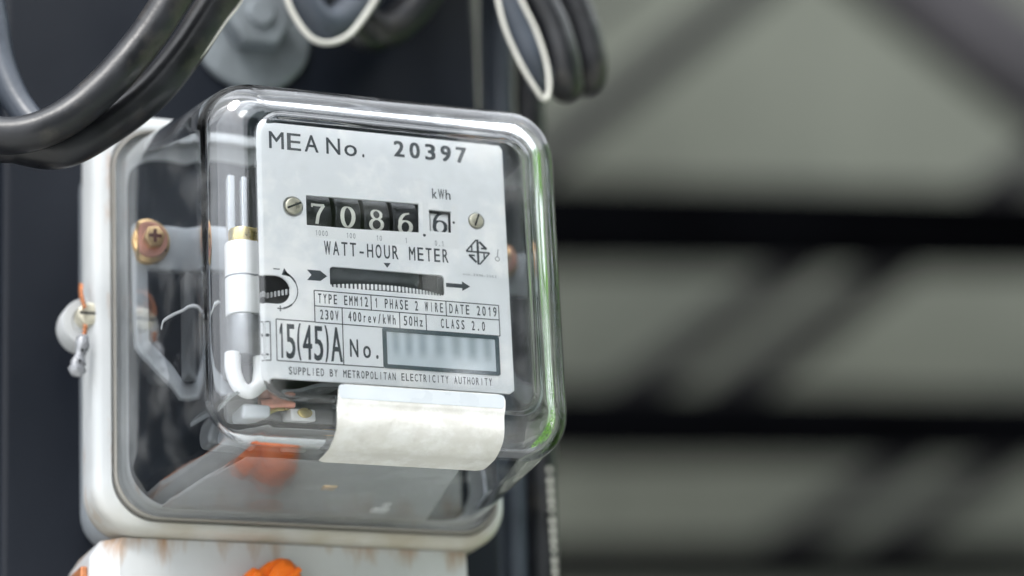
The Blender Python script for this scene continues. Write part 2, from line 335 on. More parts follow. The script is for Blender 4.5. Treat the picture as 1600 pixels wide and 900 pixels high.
# steel frame in front of the wall
def beam(name, a, b, h, d, m, label, cat, group=None):
    """a rectangular bar from a to b (mm), h tall in the xz plane, d deep in y"""
    a = Vector(a); b = Vector(b); t = (b - a).normalized(); up = Vector((-t.z, 0, t.x)) * h / 2; dy = Vector((0, d / 2, 0))
    V = [a + up - dy, a + up + dy, a - up + dy, a - up - dy, b + up - dy, b + up + dy, b - up + dy, b - up - dy]
    F = [(0, 1, 2, 3), (4, 7, 6, 5), (0, 4, 5, 1), (1, 5, 6, 2), (2, 6, 7, 3), (3, 7, 4, 0)]
    o = mesh_obj(name, V, F, m, org=tuple(a)); bevel(o, 5, 2); return tag(o, label, cat, group)
BEAMS = [
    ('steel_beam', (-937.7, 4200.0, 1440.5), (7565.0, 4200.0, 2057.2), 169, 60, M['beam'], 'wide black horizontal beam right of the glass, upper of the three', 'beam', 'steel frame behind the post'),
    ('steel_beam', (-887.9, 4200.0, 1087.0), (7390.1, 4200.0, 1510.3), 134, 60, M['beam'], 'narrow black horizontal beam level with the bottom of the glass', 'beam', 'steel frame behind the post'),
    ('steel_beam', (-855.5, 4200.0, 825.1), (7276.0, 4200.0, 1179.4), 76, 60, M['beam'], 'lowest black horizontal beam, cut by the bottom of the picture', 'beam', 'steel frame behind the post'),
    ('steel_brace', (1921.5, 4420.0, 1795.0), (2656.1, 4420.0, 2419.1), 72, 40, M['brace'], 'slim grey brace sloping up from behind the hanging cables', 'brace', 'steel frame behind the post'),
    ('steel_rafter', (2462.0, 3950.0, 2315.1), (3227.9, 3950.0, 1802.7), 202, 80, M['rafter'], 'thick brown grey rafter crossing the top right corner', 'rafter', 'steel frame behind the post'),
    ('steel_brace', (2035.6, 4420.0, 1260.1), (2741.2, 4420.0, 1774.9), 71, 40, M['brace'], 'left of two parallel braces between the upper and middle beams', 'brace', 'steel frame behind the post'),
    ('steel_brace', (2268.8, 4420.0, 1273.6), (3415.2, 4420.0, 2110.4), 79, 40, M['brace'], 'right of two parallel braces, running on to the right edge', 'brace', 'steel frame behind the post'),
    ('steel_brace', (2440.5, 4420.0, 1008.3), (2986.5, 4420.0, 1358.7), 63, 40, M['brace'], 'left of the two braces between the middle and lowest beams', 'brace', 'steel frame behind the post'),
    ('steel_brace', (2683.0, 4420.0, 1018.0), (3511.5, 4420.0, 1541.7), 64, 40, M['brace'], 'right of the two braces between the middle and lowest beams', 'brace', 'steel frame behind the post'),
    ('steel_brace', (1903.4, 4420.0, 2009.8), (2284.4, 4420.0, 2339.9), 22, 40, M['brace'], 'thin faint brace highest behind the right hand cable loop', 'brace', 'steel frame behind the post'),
]
for args in BEAMS: beam(*args)

# hedge to the right of the meter, outside the picture: its green shows in the glass edge
V, F = [], []
for i in range(8000):
    y = random.uniform(-1700, 1000); z = -1600 + 2700 * random.random() ** .9; x = 1750 + random.gauss(0, 1) * 110 + 60 * math.sin(y / 190) + 50 * math.sin(z / 160)
    c = Vector((x, y, z)); L = random.uniform(30, 62); W = L * .5; q = Matrix.Rotation(random.uniform(0, 6.3), 3, 'Z') @ Matrix.Rotation(random.uniform(-1, 1), 3, 'X') @ Matrix.Rotation(random.uniform(0, 6.3), 3, 'Y')
    pts = [(-L, 0, 0), (-L * .3, 0, -W), (L * .4, 0, -W * .8), (L, 0, 0), (L * .4, 6, W * .8), (-L * .3, 6, W)]
    b0 = len(V); V += [c + q @ Vector(p) for p in pts]; F.append(tuple(range(b0, b0 + 6)))
h = mesh_obj('hedge', V, F, M['leaf'], org=(1750, 0, -1600)); h['kind'] = 'stuff'; h['label'] = 'green leafy hedge to the right of the meter, seen mirrored in the glass'

# unseen trees added behind the camera to darken what the glass front mirrors
V, F = [], []
for i in range(9000):
    x = random.uniform(-900, 9000); top = 4600 + 700 * math.sin(x / 1300) + 350 * math.sin(x / 470); z = -1500 + (top + 1500) * random.random() ** .8; y = -6200 + random.gauss(0, 1) * 450
    c = Vector((x, y, z)); L = random.uniform(110, 240); W = L * .55; q = Matrix.Rotation(random.uniform(0, 6.3), 3, 'Z') @ Matrix.Rotation(random.uniform(-1, 1), 3, 'X') @ Matrix.Rotation(random.uniform(0, 6.3), 3, 'Y')
    pts = [(-L, 0, 0), (-L * .3, 0, -W), (L * .4, 0, -W * .8), (L, 0, 0), (L * .4, 6, W * .8), (-L * .3, 6, W)]
    b0 = len(V); V += [c + q @ Vector(p) for p in pts]; F.append(tuple(range(b0, b0 + 6)))
h = mesh_obj('added_tree_belt', V, F, M['tree'], org=(0, -6200, -1600)); h['kind'] = 'stuff'; h['label'] = 'dark belt of trees added behind the camera to darken the glass front'

# ------------------------------------------------------------------ post with its bolt
post = empty('steel_post', (-8, 165, -1600), 'dark slate blue steel post that carries the meter', 'post')
v, f = box(-92.5, 82, 115, 225, -1600, 700); ob = mesh_obj('post_shaft', v, f, M['post'], post); bevel(ob, 3, 3)
pn = mesh_obj('dark_reflection_panel', *box(-760, -94.5, 121, 150, -1600, 700), M['post'], org=(-400, 135, -1600)); bevel(pn, 2, 2)  # made-up panel beside the post, keeps the cover's left reflections dark
tag(pn, 'dark steel cladding at the far left edge, added to darken what the glass mirrors', 'panel')
BC = (-4.5, 112, 121.5)
lathe('washer', [(21.5, 2.95), (21.5, 1.2), (20.8, .3), (20, 0), (6, 0), (5, .1)], (BC[0], BC[1], BC[2]), M['galv'], post, 56)
hx = [(BC[0] + 12.6 * math.cos(math.radians(60 * k + 2)), BC[2] + 3.5 + 12.6 * math.sin(math.radians(60 * k + 2))) for k in range(6)]
ob = mesh_obj('bolt_head', *loft([(hx, 111.95), (hx, 104), ([(BC[0] + (p[0] - BC[0]) * .9, BC[2] + (p[1] - BC[2]) * .9) for p in hx], 102.9)]), M['galv'], post); bevel(ob, .8, 3)
lathe('bolt_end', [(5, 0), (5, -1.5), (4.3, -2.2)], (BC[0], 102.85, BC[2] + 3.5), M['galv'], post, 28)

# ------------------------------------------------------------------ meter
mt = empty('electricity_meter', (0, 100, -70), 'clear-covered electricity meter with white nameplate and 7086 counter reading on the post', 'electricity meter')
# body behind the flange and the flange itself
V, F = loft([(rrect(66, 68, 13), 92.2), (rrect(66.5, 68.5, 13), 94), (rrect(66.5, 68.5, 13), 113), (rrect(65.5, 67.5, 12), 114.8)])
sharp(mesh_obj('base_body', V, F, M['paint_dark'], mt), 40)
FL = lambda d: rrect(69.7 - d, 70.7 - d, 15 - d, -1.8, .8, 12)
IN = lambda hw, r=13: rrect(hw, hw + .5, r, 0, 0, 12)
fr = [(IN(57), 92), (FL(1.2), 92), (FL(.2), 91), (FL(0), 89), (FL(0), 79.5), (FL(.5), 77.8), (FL(1.5), 76.6), (FL(3), 76), (IN(65.9, 14.3), 76), (IN(65.4, 14), 76.6), (IN(65.2, 14), 80), (IN(57), 80)]
V, F = loft(fr, close=True); fl = mesh_obj('flange', V, F, M['flange'], mt); sharp(fl, 45)
fl['label'] = 'light grey painted rim around the glass with dirt along its lower edge'
V, F = loft([(rrect(65.0, 65.5, 14, 0, 0, 12), 77.2), (rrect(65.0, 65.5, 14, 0, 0, 12), 74.7), (rrect(64.6, 65.1, 14, 0, 0, 12), 74.3), (rrect(64.3, 64.8, 14, 0, 0, 12), 74.5), (rrect(64.3, 64.8, 14, 0, 0, 12), 77.2)], close=True)
sharp(mesh_obj('gasket', V, F, M['gasket'], mt), 45)
V, F = loft([(rrect(58.5, 59, 12), 80.6), (rrect(58.5, 59, 12), 82)]); mesh_obj('back_panel', V, F, M['slate'], mt)

# glass cover
def prof_out():
    P = [(64.0, 64.6, 14.0, 78.0), (64.0, 64.6, 14.0, 76.0), (63.2, 63.8, 14.0, 72.5), (62.4, 63.0, 14.0, 69.0)]
    for t in (.2, .4, .6, .8): P.append((62.2 - 5.0 * t, 62.8 - 5.4 * t, 14.0 + .5 * t, 68 - 64 * t))
    for k in range(0, 13):
        a = math.pi / 2 * k / 12; P.append((57.2 - 11.8 * (1 - math.cos(a)), 57.2 - 11.0 * (1 - math.cos(a)), 14.5 - 5.5 * (1 - math.cos(a)), 3 - 11 * math.sin(a)))
    P += [(45.0, 45.8, 8.8, -8.0), (44.6, 45.4, 8.6, -8.15), (44.0, 44.8, 8.2, -8.75), (43.5, 44.3, 8.0, -8.95), (43.0, 43.8, 7.8, -9.0), (42.6, 43.4, 7.6, -9.0)]
    return P
def prof_in():
    P = [(61.6, 62.2, 12.0, 78.0), (61.4, 62.0, 12.0, 72.5), (60.0, 60.4, 12.0, 68.0)]
    for t in (.2, .4, .6, .78): P.append((59.6 - 5.6 * t, 60.0 - 6.0 * t, 12 - .6 * t, 68 - 64 * t))
    for k in range(0, 13):
        a = math.pi / 2 * k / 12; P.append((53.8 - 9.0 * (1 - math.cos(a)), 53.8 - 8.4 * (1 - math.cos(a)), 12 - 5 * (1 - math.cos(a)), 6 - 11.3 * math.sin(a)))
    P += [(44.4, 45.0, 6.8, -5.35), (43.8, 44.4, 6.6, -5.5), (43.2, 43.8, 6.4, -5.7), (42.7, 43.3, 6.2, -5.9), (42.2, 42.8, 6.0, -6.0), (41.8, 42.4, 5.8, -6.0)]
    return P
CZ = -3.9
def ringp(p): return rrect(p[0], p[1], p[2], 1.8 * max(0, min(1, (3 - p[3]) / 11)), CZ * max(0, min(1, (78 - p[3]) / 78)), 14, 6)
po = [(ringp(p), p[3]) for p in prof_out()]; pi_ = [(ringp(p), p[3]) for p in prof_in()]
N = len(po[0][0]); V, F = [], []
Vo, Fo = loft(po, cap0=False); Vi, Fi = loft(pi_, cap0=False)
F = Fo + [tuple(q + len(Vo) for q in f) for f in Fi]; V = Vo + Vi
for k in range(N): F.append((k, (k + 1) % N, len(Vo) + (k + 1) % N, len(Vo) + k))
cover = mesh_obj('glass_cover', V, F, M['glass'], mt, smooth=True)
cover['label'] = 'clear rounded glass cover over the works'
for p in cover.data.polygons:
    if len(p.vertices) > 20: p.use_smooth = False

# paper sticker wrapped over the lower front edge
prof = [(-9.2, -41.4), (-9.2, -44), (-9.2, -46.5), (-9.2, -48.1), (-9.05, -48.8), (-8.6, -49.5), (-8.3, -50.2)]
po_ = prof_out()
for k in range(1, 13):
    a = math.pi / 2 * k / 12; hh = 57.2 - 11.0 * (1 - math.cos(math.pi / 2 - a)); y = 3 - 11 * math.sin(math.pi / 2 - a)
    prof.append((y - .18 * math.cos(a), -hh + CZ * (78 - y) / 78 - .2 * math.sin(a) - .1))
prof += [(5.5, -61.5), (8, -61.8), (11, -62.1), (14, -62.4)]
arc = [0]
for i in range(1, len(prof)): arc.append(arc[-1] + math.dist(prof[i], prof[i - 1]))
def along(s):
    for i in range(1, len(prof)):
        if s <= arc[i] or i == len(prof) - 1:
            t = (s - arc[i - 1]) / (arc[i] - arc[i - 1]); return prof[i - 1][0] * (1 - t) + prof[i][0] * t, prof[i - 1][1] * (1 - t) + prof[i][1] * t
def patch(name, s0, s1, x0, x1, m, parent, rad=2.2, lift=0.0, nx=26, ns=34, wob=0.0):
    V, F = [], []
    for j in range(ns + 1):
        s = s0 + (s1 - s0) * j / ns; e = min(s - s0, s1 - s); ins = rad - math.sqrt(max(0, rad * rad - (rad - e) ** 2)) if e < rad else 0
        y, z = along(s)
        y2, z2 = along(min(s + .3, arc[-1])); t = Vector((y2 - y, z2 - z)).normalized(); nn = Vector((t.y, -t.x))   # outwards
        if nn.x > 0 and abs(nn.x) > abs(nn.y): nn = -nn
        if nn.y > 0 and abs(nn.y) >= abs(nn.x): nn = -nn
        for i in range(nx + 1):
            x = x0 + ins + wob * math.sin(s * .5) + (x1 - x0 - 2 * ins) * i / nx; b = lift
            V.append((x, y + nn.x * b, z + nn.y * b))
    V2 = [(v[0], v[1] + .12, v[2] + .12) for v in V]
    n0 = len(V); W = nx + 1
    for j in range(ns):
        for i in range(nx):
            q = (j * W + i, j * W + i + 1, (j + 1) * W + i + 1, (j + 1) * W + i); F.append(q)
    o = mesh_obj(name, V, F, m, parent, smooth=True); return o
st = patch('paper_sticker', 2.2, arc[-1] - 3.0, -20.0, 33.3, M['paper'], mt, 2.0, .05, wob=.15)
st['label'] = 'blank cream paper sticker wrapped over the lower front edge of the glass'
patch('sticker_tape', 2.35, 6.6, -19.7, 33.1, M['tape'], st, .9, .12, ns=8)

# nameplate with openings
hole_reg = [(-25.4, 8.4), (11.0, 8.6), (11.2, 18.6), (-25.4, 18.0)]
hole_sm = [(14.5, 10.0), (21.7, 10.0), (21.8, 17.0), (14.5, 17.0)]
hole_slot = rrect(18.5, 3.3, 1.2, 0, -7.5, 5, 1)
notch = [(-40, -17.4)] + [(-35.6 + 4.5 * math.cos(math.radians(a)), -13.0 + 4.5 * math.sin(math.radians(a))) for a in range(-90, 91, 15)] + [(-40, -8.6)]
outer = [(40, 40.2 - 1), (39, 40.6), (-39, 40.6), (-40, 39.6)] + notch[::-1] + [(-40, -39.9), (-39, -40.7), (38.5, -40.7), (40, -39.5)]
hs1 = circ(-29.6, 13.9, 3.3, 24); hs2 = circ(30.1, 14.6, 2.7, 24)
plate = slab('nameplate', [outer, hole_reg, hole_sm, hole_slot, hs1, hs2], 0, .8, M['plate'], mt); plate['label'] = 'white printed nameplate with counter window'
bevel(plate, .12, 1, 60)
for p in plate.data.polygons: p.use_smooth = False
INK, SOFT = M['ink'], M['ink_soft']
printed('printed_text', [text_geo('MEA', -37.2, -20.4, 32.2, 5.5, .80, .07), text_geo('No.', -19.0, -5.2, 32.2, 5.3, .80, .07, wts=[1, 1, .45])], INK, plate, 'large letters MEA No. at the top left of the plate')
printed('printed_number', [text_geo('20397', 2.8, 28.6, 33.6, 5.0, .68, .22)], INK, plate, 'bold number 20397 at the top of the plate')
printed('printed_text', [text_geo('kWh', 15.4, 22.1, 20.8, 3.3, .82, .03)], INK, plate)
printed('counter_strip', [poly2([(-25.2, 4.6), (23.9, 4.8), (23.9, 19.6), (12.6, 19.4), (12.6, 8.2), (-25.2, 7.9)], -.03)], M['reg_strip'], plate)
# strip overlaps the small window: carve it by building it from four pieces instead
bpy.data.objects.remove(bpy.data.objects['counter_strip'])
printed('counter_strip', [poly2([(-25.2, 4.6), (23.9, 4.8), (23.9, 9.6), (-25.2, 7.9)], -.03), poly2([(12.4, 9.2), (14.2, 9.3), (14.2, 19.4), (12.4, 19.3)], -.03), poly2([(22.0, 9.5), (23.9, 9.6), (23.9, 19.6), (22.0, 19.5)], -.03)], M['reg_strip'], plate)
printed('printed_text', [text_geo(t, x - .55 * len(t), x + .55 * len(t), 5.3, 1.7, .66, 0, -.06) for t, x in (('1000', -20.8), ('100', -11.4), ('10', -2.3), ('1', 6.5), ('0.1', 17.4))], SOFT, plate)
printed('decimal_point', [poly2(circ(12.6, 8.4, .5, 10), -.06), poly2(circ(22.5, 13.4, .42, 10), -.06)], INK, plate)
printed('printed_text', [text_geo('WATT-HOUR METER', -20.4, 20.6, -.55, 4.3, .72, .06, z1=.1)], INK, plate, 'words WATT-HOUR METER across the middle of the plate')
printed('arrow', [poly2([(-1.2, -1.7), (1.2, -1.6), (0, -3.2)]),
    poly2([(-25.8, -5.9), (-21.6, -5.9), (-19.4, -7.5), (-21.6, -9.2), (-25.8, -9.2), (-24.4, -7.5)]),
    poly2([(19.0, -6.5), (24.3, -6.5), (24.3, -5.6), (27.0, -7.1), (24.3, -8.7), (24.3, -7.8), (19.0, -7.8)])], INK, plate, 'black arrows either side of the disc slot')
# certification mark: a diamond round a split vertical stem and two bent arms
cx, cz = 30.1, 4.4
printed('certification_mark', [quad2(cx - 3.9, cz, cx - .4, cz + 4.0, .5), quad2(cx + 3.9, cz, cx + .4, cz - 4.0, .5), quad2(cx, cz - 4.1, cx, cz + 4.1, .75), quad2(cx - 3.9, cz, cx + 3.9, cz, .55),
    quad2(cx + .6, cz + 3.4, cx + 2.9, cz + 1.2, .75), quad2(cx - .6, cz - 3.4, cx - 3.0, cz - 1.1, .75), quad2(cx + 1.1, cz + 1.3, cx + 3.0, cz + 1.3, .55), quad2(cx - 1.1, cz - 1.2, cx - 3.0, cz - 1.2, .55),
    quad2(cx - 2.0, cz + .3, cx - 2.0, cz + 1.9, .5), quad2(cx + 2.0, cz - .3, cx + 2.0, cz - 1.9, .5)], INK, plate)
printed('printed_symbol', [quad2(36.9, 5.9, 36.5, 3.3, .28)] + [quad2(36.5 + .7 * math.cos(a), 2.7 + .7 * math.sin(a), 36.5 + .7 * math.cos(a + .7), 2.7 + .7 * math.sin(a + .7), .25) for a in [k * .63 for k in range(10)]], SOFT, plate)
printed('printed_text', [text_geo('uon.2336-2552', 24.6, 36.0, -3.5, .75, .72, 0)], SOFT, plate)
pa = []
for k in range(24):
    a0, a1 = math.radians(-78 + 148 * k / 24), math.radians(-78 + 148 * (k + 1) / 24); wd = .55 if k > 16 or k < 5 else .3
    pa.append(quad2(-34.8 + 5.9 * math.cos(a0), -13 + 5.9 * math.sin(a0), -34.8 + 5.9 * math.cos(a1), -13 + 5.9 * math.sin(a1), wd))
pa += [poly2([(-33.0, -6.0), (-31.2, -8.6), (-33.8, -8.2)]), quad2(-36.4, -6.5, -34.4, -6.5, .3), quad2(-35.4, -18.9, -33.6, -18.9, .35), quad2(-34.5, -18.0, -34.5, -19.8, .35)]
printed('curved_arrow', pa, INK, plate)
W = .32
tb = []
for (a, b_, c, d) in ((-23.7, -12.3, 36.1, -12.5), (-23.7, -17.2, 36.1, -17.2), (-35.9, -22.3, -23.7, -22.3), (-23.7, -22.4, 36.1, -22.4), (-23.7, -12.3, -23.7, -22.4), (36.1, -12.4, 36.1, -22.4), (-5.6, -12.3, -5.6, -17.2), (18.7, -12.4, 18.7, -17.2),
        (-15.0, -17.2, -15.0, -35.0), (3.4, -17.2, 3.4, -22.4), (12.0, -17.2, 12.0, -22.4), (-35.9, -22.3, -35.9, -35.2), (-35.9, -35.2, -2.2, -35.1), (-37.8, -23.3, -37.8, -35.3), (-39.6, -23.3, -37.8, -23.3), (-39.6, -35.3, -37.8, -35.3)):
    tb.append(quad2(a, b_, c, d, W, -.05 - .004 * (len(tb) % 5)))
printed('printed_table', tb, M['ink'], plate, 'thin ruled boxes of the rating table')
printed('printed_text', [text_geo('TYPE EMM12', -22.8, -6.3, -16.2, 3.0, .62, .05), text_geo('1 PHASE 2 WIRE', -4.8, 18.0, -16.2, 3.0, .60, .05), text_geo('DATE 2019', 19.4, 35.7, -16.2, 3.0, .62, .05),
    text_geo('230V', -22.3, -15.9, -21.3, 3.0, .64, .05), text_geo('400rev/kWh', -13.4, 2.4, -21.2, 3.0, .66, .05), text_geo('50Hz', 4.4, 11.2, -21.2, 3.0, .66, .05), text_geo('CLASS 2.0', 16.4, 31.6, -21.1, 2.9, .58, .05)], INK, plate, 'two rows of rating text')
printed('printed_text', [text_geo('15(45)A', -35.6, -14.9, -34.2, 10.6, .84, .12, wts=[.8, 1.2, .6, 1.2, 1.2, .6, 1.5])], INK, plate, 'tall figures 15(45)A')
printed('printed_text', [text_geo('No.', -13.6, -3.0, -32.4, 5.5, .66, .09, wts=[1, 1, .6])], INK, plate)
printed('printed_text', [text_geo('SUPPLIED BY METROPOLITAN ELECTRICITY AUTHORITY', -32.5, 32.9, -39.2, 2.3, .70, .03, z1=-38.5)], INK, plate, 'line reading SUPPLIED BY METROPOLITAN ELECTRICITY AUTHORITY')
printed('printed_dots', [poly2(circ(-38.6, -27.5, .55, 8)), poly2(circ(-38.7, -33.5, .4, 8))], INK, plate)
V, F = loft([(rrect(19.0, 6.4, .8, 16.6, -28.8, 4, 1), -.04), (rrect(19.0, 6.4, .8, 16.6, -28.8, 4, 1), -.3), (rrect(17.7, 5.2, .3, 16.6, -28.8, 4, 1), -.3), (rrect(17.7, 5.2, .3, 16.6, -28.8, 4, 1), -.04)], close=True)
mesh_obj('serial_frame', V, F, M['ink_blue'], plate)
printed('serial_number', [poly2([(-1.2, -34.1), (34.4, -34.1), (34.4, -23.5), (-1.2, -23.5)], -.045)], M['serial'], plate, 'blurred unreadable serial number')

# number wheels
def stroke(P, wide, thin, n=10):
    """ribbon with calligraphic weight: upright strokes wide, level strokes thin"""
    P = catmull([(p[0], p[1], 0) for p in P], n); V, F = [], []
    for i, p in enumerate(P):
        t = (P[min(i + 1, len(P) - 1)] - P[max(i - 1, 0)]).normalized(); w = (thin + (wide - thin) * abs(t.y) ** 1.3) / 2
        V += [(p.x - t.y * w, p.y + t.x * w), (p.x + t.y * w, p.y - t.x * w)]
    for i in range(len(P) - 1): F.append((2 * i, 2 * i + 1, 2 * i + 3, 2 * i + 2))
    return V, F
def ell(cx, cz, rx, rz, n=20): return [(cx + rx * math.cos(2 * math.pi * k / n), cz + rz * math.sin(2 * math.pi * k / n)) for k in range(n + 1)]
DIG = {
 '0': [stroke(ell(0, 0, 1.65, 3.1), 1.15, .45, 2)],
 '8': [stroke(ell(0, 1.55, 1.35, 1.45), .85, .5, 2), stroke(ell(0, -1.5, 1.7, 1.6), 1.0, .5, 2)],
 '6': [stroke(ell(0, -1.25, 1.7, 1.8), 1.1, .5, 2), stroke([(-1.7, -1.2), (-1.45, .9), (-.3, 2.6), (1.3, 3.2)], 1.0, .5)],
 '7': [stroke([(-1.9, 2.85), (0, 2.75), (1.9, 2.85)], .9, .9), stroke([(1.75, 2.8), (.6, .9), (-.1, -.8), (-.35, -3.1)], .95, .6), stroke([(-1.75, 3.0), (-1.75, 1.9)], .45, .4)],
}
WR = 9.5
def wheel(cx, w, ch, zc, zd, dark=True, tilt=0):
    yc = (2.0 if dark else 1.2) + WR
    V, F, _ = tube_geo([Vector((cx - w / 2, yc, zc)), Vector((cx + w / 2, yc, zc))], WR, 60)
    o = sharp(mesh_obj('number_wheel', V, F, M['black'] if dark else M['reg_strip'], mt), 40); bevel(o, .25, 1, 60)
    VV, FF = merge([([(x, 0, z) for x, z in v], f) for v, f in DIG[ch]])
    pts = []
    for (x, _, z) in VV:
        z2 = z * .98 + zd; a = z2 * 1.06 / WR; pts.append((cx - .2 + x * 1.1, yc - (WR + .06) * math.cos(a), zc + (WR + .06) * math.sin(a)))
    d = mesh_obj('numeral', pts, FF, M['ivory'] if dark else M['ink'], o)
    for p in d.data.polygons:
        if p.normal.y > 0: p.flip()
    o['label'] = 'counter wheel showing ' + ch
for cx, ch, zd in ((-20.7, '7', -.1), (-11.2, '0', -.2), (-1.9, '8', -.35), (7.5, '6', -.6)): wheel(cx, 8.2, ch, 13.3, zd)
wheel(18.6, 6.6, '6', 13.3, .1, False)
bx('window_shade', (14.2, 22.2, .85, 1.15, 16.2, 17.4), M['black'], mt); bx('window_shade', (21.1, 22.4, .85, 1.15, 9.6, 16.1), M['black'], mt)  # black strips for the shadow at the window's top and its dark right side
bx('counter_backing', (-27, 24, 7, 20, 4, 22), M['black'], mt)
# plate screws
def slotscrew(name, c, r, parent, m, ang=20, h=1.6, org=None):
    o = lathe(name, [(r, h), (r, .5), (r * .85, .12), (r * .5, 0), (.3, 0)], c, m, parent, 28, org=org)
    a = math.radians(ang); dx, dz = math.cos(a), math.sin(a); w = r * .12
    P = [(c[0] + s1 * dx * r * .93 - s2 * dz * w, c[1] - .03, c[2] + s1 * dz * r * .93 + s2 * dx * w) for s1, s2 in ((-1, -1), (1, -1), (1, 1), (-1, 1))]
    mesh_obj('slot', P, [(0, 1, 2, 3)], M['black'], o); return o
slotscrew('plate_screw', (-29.4, -.6, 14.2), 2.6, mt, M['screw'], 25)
slotscrew('plate_screw', (30.1, -.6, 14.8), 2.3, mt, M['screw'], 70)
bx('bracket', (-34, -26, 2.2, 4, 9, 19), M['white'], mt); bx('bracket', (27, 34, 2.2, 4, 10, 19), M['white'], mt)
# rotor disc with marked teeth
RC = Vector((0, 43.4, -9.2)); RR = 42.5
V, F = [], []; nt = 212
for k in range(nt * 2):
    a = 2 * math.pi * k / (nt * 2)
    r = RR if (k // 1) % 2 == 0 else RR - .5
    for z in (-.6, .6): V.append((RC.x + r * math.cos(a), RC.y + r * math.sin(a), RC.z + z))
n2 = nt * 2
for k in range(n2): j = (k + 1) % n2; F.append((2 * k, 2 * j, 2 * j + 1, 2 * k + 1))
F.append(tuple(2 * k for k in range(n2))); F.append(tuple(2 * k + 1 for k in range(n2)))
disc = mesh_obj('rotor_disc', V, F, M['dull'], mt); disc['label'] = 'thin horizontal disc behind the slot'
V, F = [], []
for k in range(nt):
    a = 2 * math.pi * (k + .25) / nt
    if math.sin(a) > -.6: continue
    for da in (-.36, .36):
        for z in (-1.1, .7):
            aa = a + da * 2 * math.pi / nt * .8; V.append((RC.x + (RR + .12) * math.cos(aa), RC.y + (RR + .12) * math.sin(aa), RC.z + z))
    b0 = len(V) - 4; F.append((b0, b0 + 2, b0 + 3, b0 + 1))
mesh_obj('teeth', V, F, M['white'], disc)
o = cyl('damping_magnet', (-17.5, 7.6, -3.4), 5.6, 29, (1, 0, 0), M['magnet'], mt, 32, 1.0)
bx('damping_block', (12.4, 17.6, 3.0, 14, -8.2, 1.5), M['black'], mt, .8)
bx('damping_block', (-19, 19, 8.2, 30, -20, -13.2), M['black'], mt)
# inner works
oc = [(-61, 28), (61, 28), (61, 10), (59.5, -13), (43, -29), (-43, -29), (-59.5, -13), (-61, 10)]
ih = [(-54.5, 13), (-54.5, -11), (-41, -24), (41, -24), (54.5, -11), (54.5, 13)]
o = slab('inner_frame', [oc, ih], 62, 66, M['frame'], mt); bevel(o, .8, 2, 50)
bx('frame_arm', (-43, -39, 44, 62, -24, 10), M['dull'], mt, .8)
bx('frame_arm', (40, 44, 44, 62, -24, 10), M['dull'], mt, .8)
bx('core_block', (-36, 38, 22, 60, -34, 4), M['core'], mt, 1)
bx('core_block', (-34, 36, 24, 58, 4.5, 38), M['core'], mt, 1)
for x in (-44.5, -38.5, 36, 42): bx('core_lamination', (x, x + 3.0, 30, 35, -8, 34), M['frame'], mt, .6)
def boltlike(c, r):
    w = lathe('frame_screw', [(r, 3.2), (r * .98, 1.4), (r * .86, .5), (r * .6, 0), (.5, 0)], c, M['zinc'], mt, 40)
    d = lathe('screw_washer', [(r * .8, .3), (r * .78, -.6), (.4, -.7)], (c[0], c[1], c[2]), M['copper'], w, 36)
    hd = [(c[0] + .4 + r * .50 * math.cos(math.radians(60 * k + 10)), c[2] - .3 + r * .50 * math.sin(math.radians(60 * k + 10))) for k in range(6)]
    h = mesh_obj('screw_head', *loft([(hd, c[1] - .65), (hd, c[1] - 4.6)]), M['zinc'], w); bevel(h, .5, 2)
    P = []
    x = c[0] + .4; z = c[2] - .3; y = c[1] - 4.63; q = r * .30; t = r * .08
    mesh_obj('recess', *merge([poly2([(x - q, z - t), (x + q, z - t), (x + q, z + t), (x - q, z + t)], y), poly2([(x - t, z - q), (x + t, z - q), (x + t, z + q), (x - t, z + q)], y - .02)]), M['red'], w)
boltlike((-55.2, 58.6, 21.5), 7.5); boltlike((55, 58.6, 24.5), 6.2)
# brake magnet, left of the plate
mg = cyl('brake_magnet', (-42.3, 14, -18), 6.2, 23.2, (0, 0, 1), M['white'], mt, 40, .6)
cyl('magnet_band', (-42.3, 14, -6.2), 6.3, .5, (0, 0, 1), M['ink_soft'], mg, 40)
cyl('magnet_cap', (-42.0, 14, 5.35), 5.2, 4.4, (0, 0, 1), M['brass'], mg, 32, .5)
cyl('magnet_base', (-42.3, 14, -31), 5.9, 12.8, (0, 0, 1), M['dull'], mt, 36, .4)
tube('bright_hook', [(-47.0, 11, -30.5), (-47.0, 10.6, -36), (-45.4, 10.4, -40.6), (-42.2, 10.3, -42.4), (-38.8, 10.4, -40.2), (-37.6, 10.8, -36), (-37.6, 11, -31)], 2.5, M['white'], mt, 14)
P = [(-51, -48), (-47.5, -43.5), (-41, -40.8), (-34, -41.2), (-27, -40.8), (-20, -38.6), (-13, -38.0)]
pp = catmull([(a, 0, b) for a, b in P], 6); V, F = [], []
for p in pp:
    for y, dz in ((9, 0), (30, 2.0), (30, .8), (9, -1.2)): V.append((p.x, y, p.z + dz))
for i in range(len(pp) - 1):
    for k in range(4): F.append((4 * i + k, 4 * i + (k + 1) % 4, 4 * i + 4 + (k + 1) % 4, 4 * i + 4 + k))
F += [(0, 1, 2, 3), tuple(4 * (len(pp) - 1) + k for k in range(4))]
sharp(mesh_obj('curved_bracket', V, F, M['steel'], mt), 50)
bx('terminal_carrier', (-46, 36, 30, 38, -51, -37), M['dull'], mt, 1.2)
bx('terminal_carrier', (-44, -34, 12, 29.8, -51.5, -46), M['frame'], mt, 1.2)
V, F, _ = tube_geo([Vector((-35, 22, -43.5)), Vector((-24, 22, -42.5))], 2.4, 14); sharp(mesh_obj('copper_lug', V, F, M['copper'], mt))
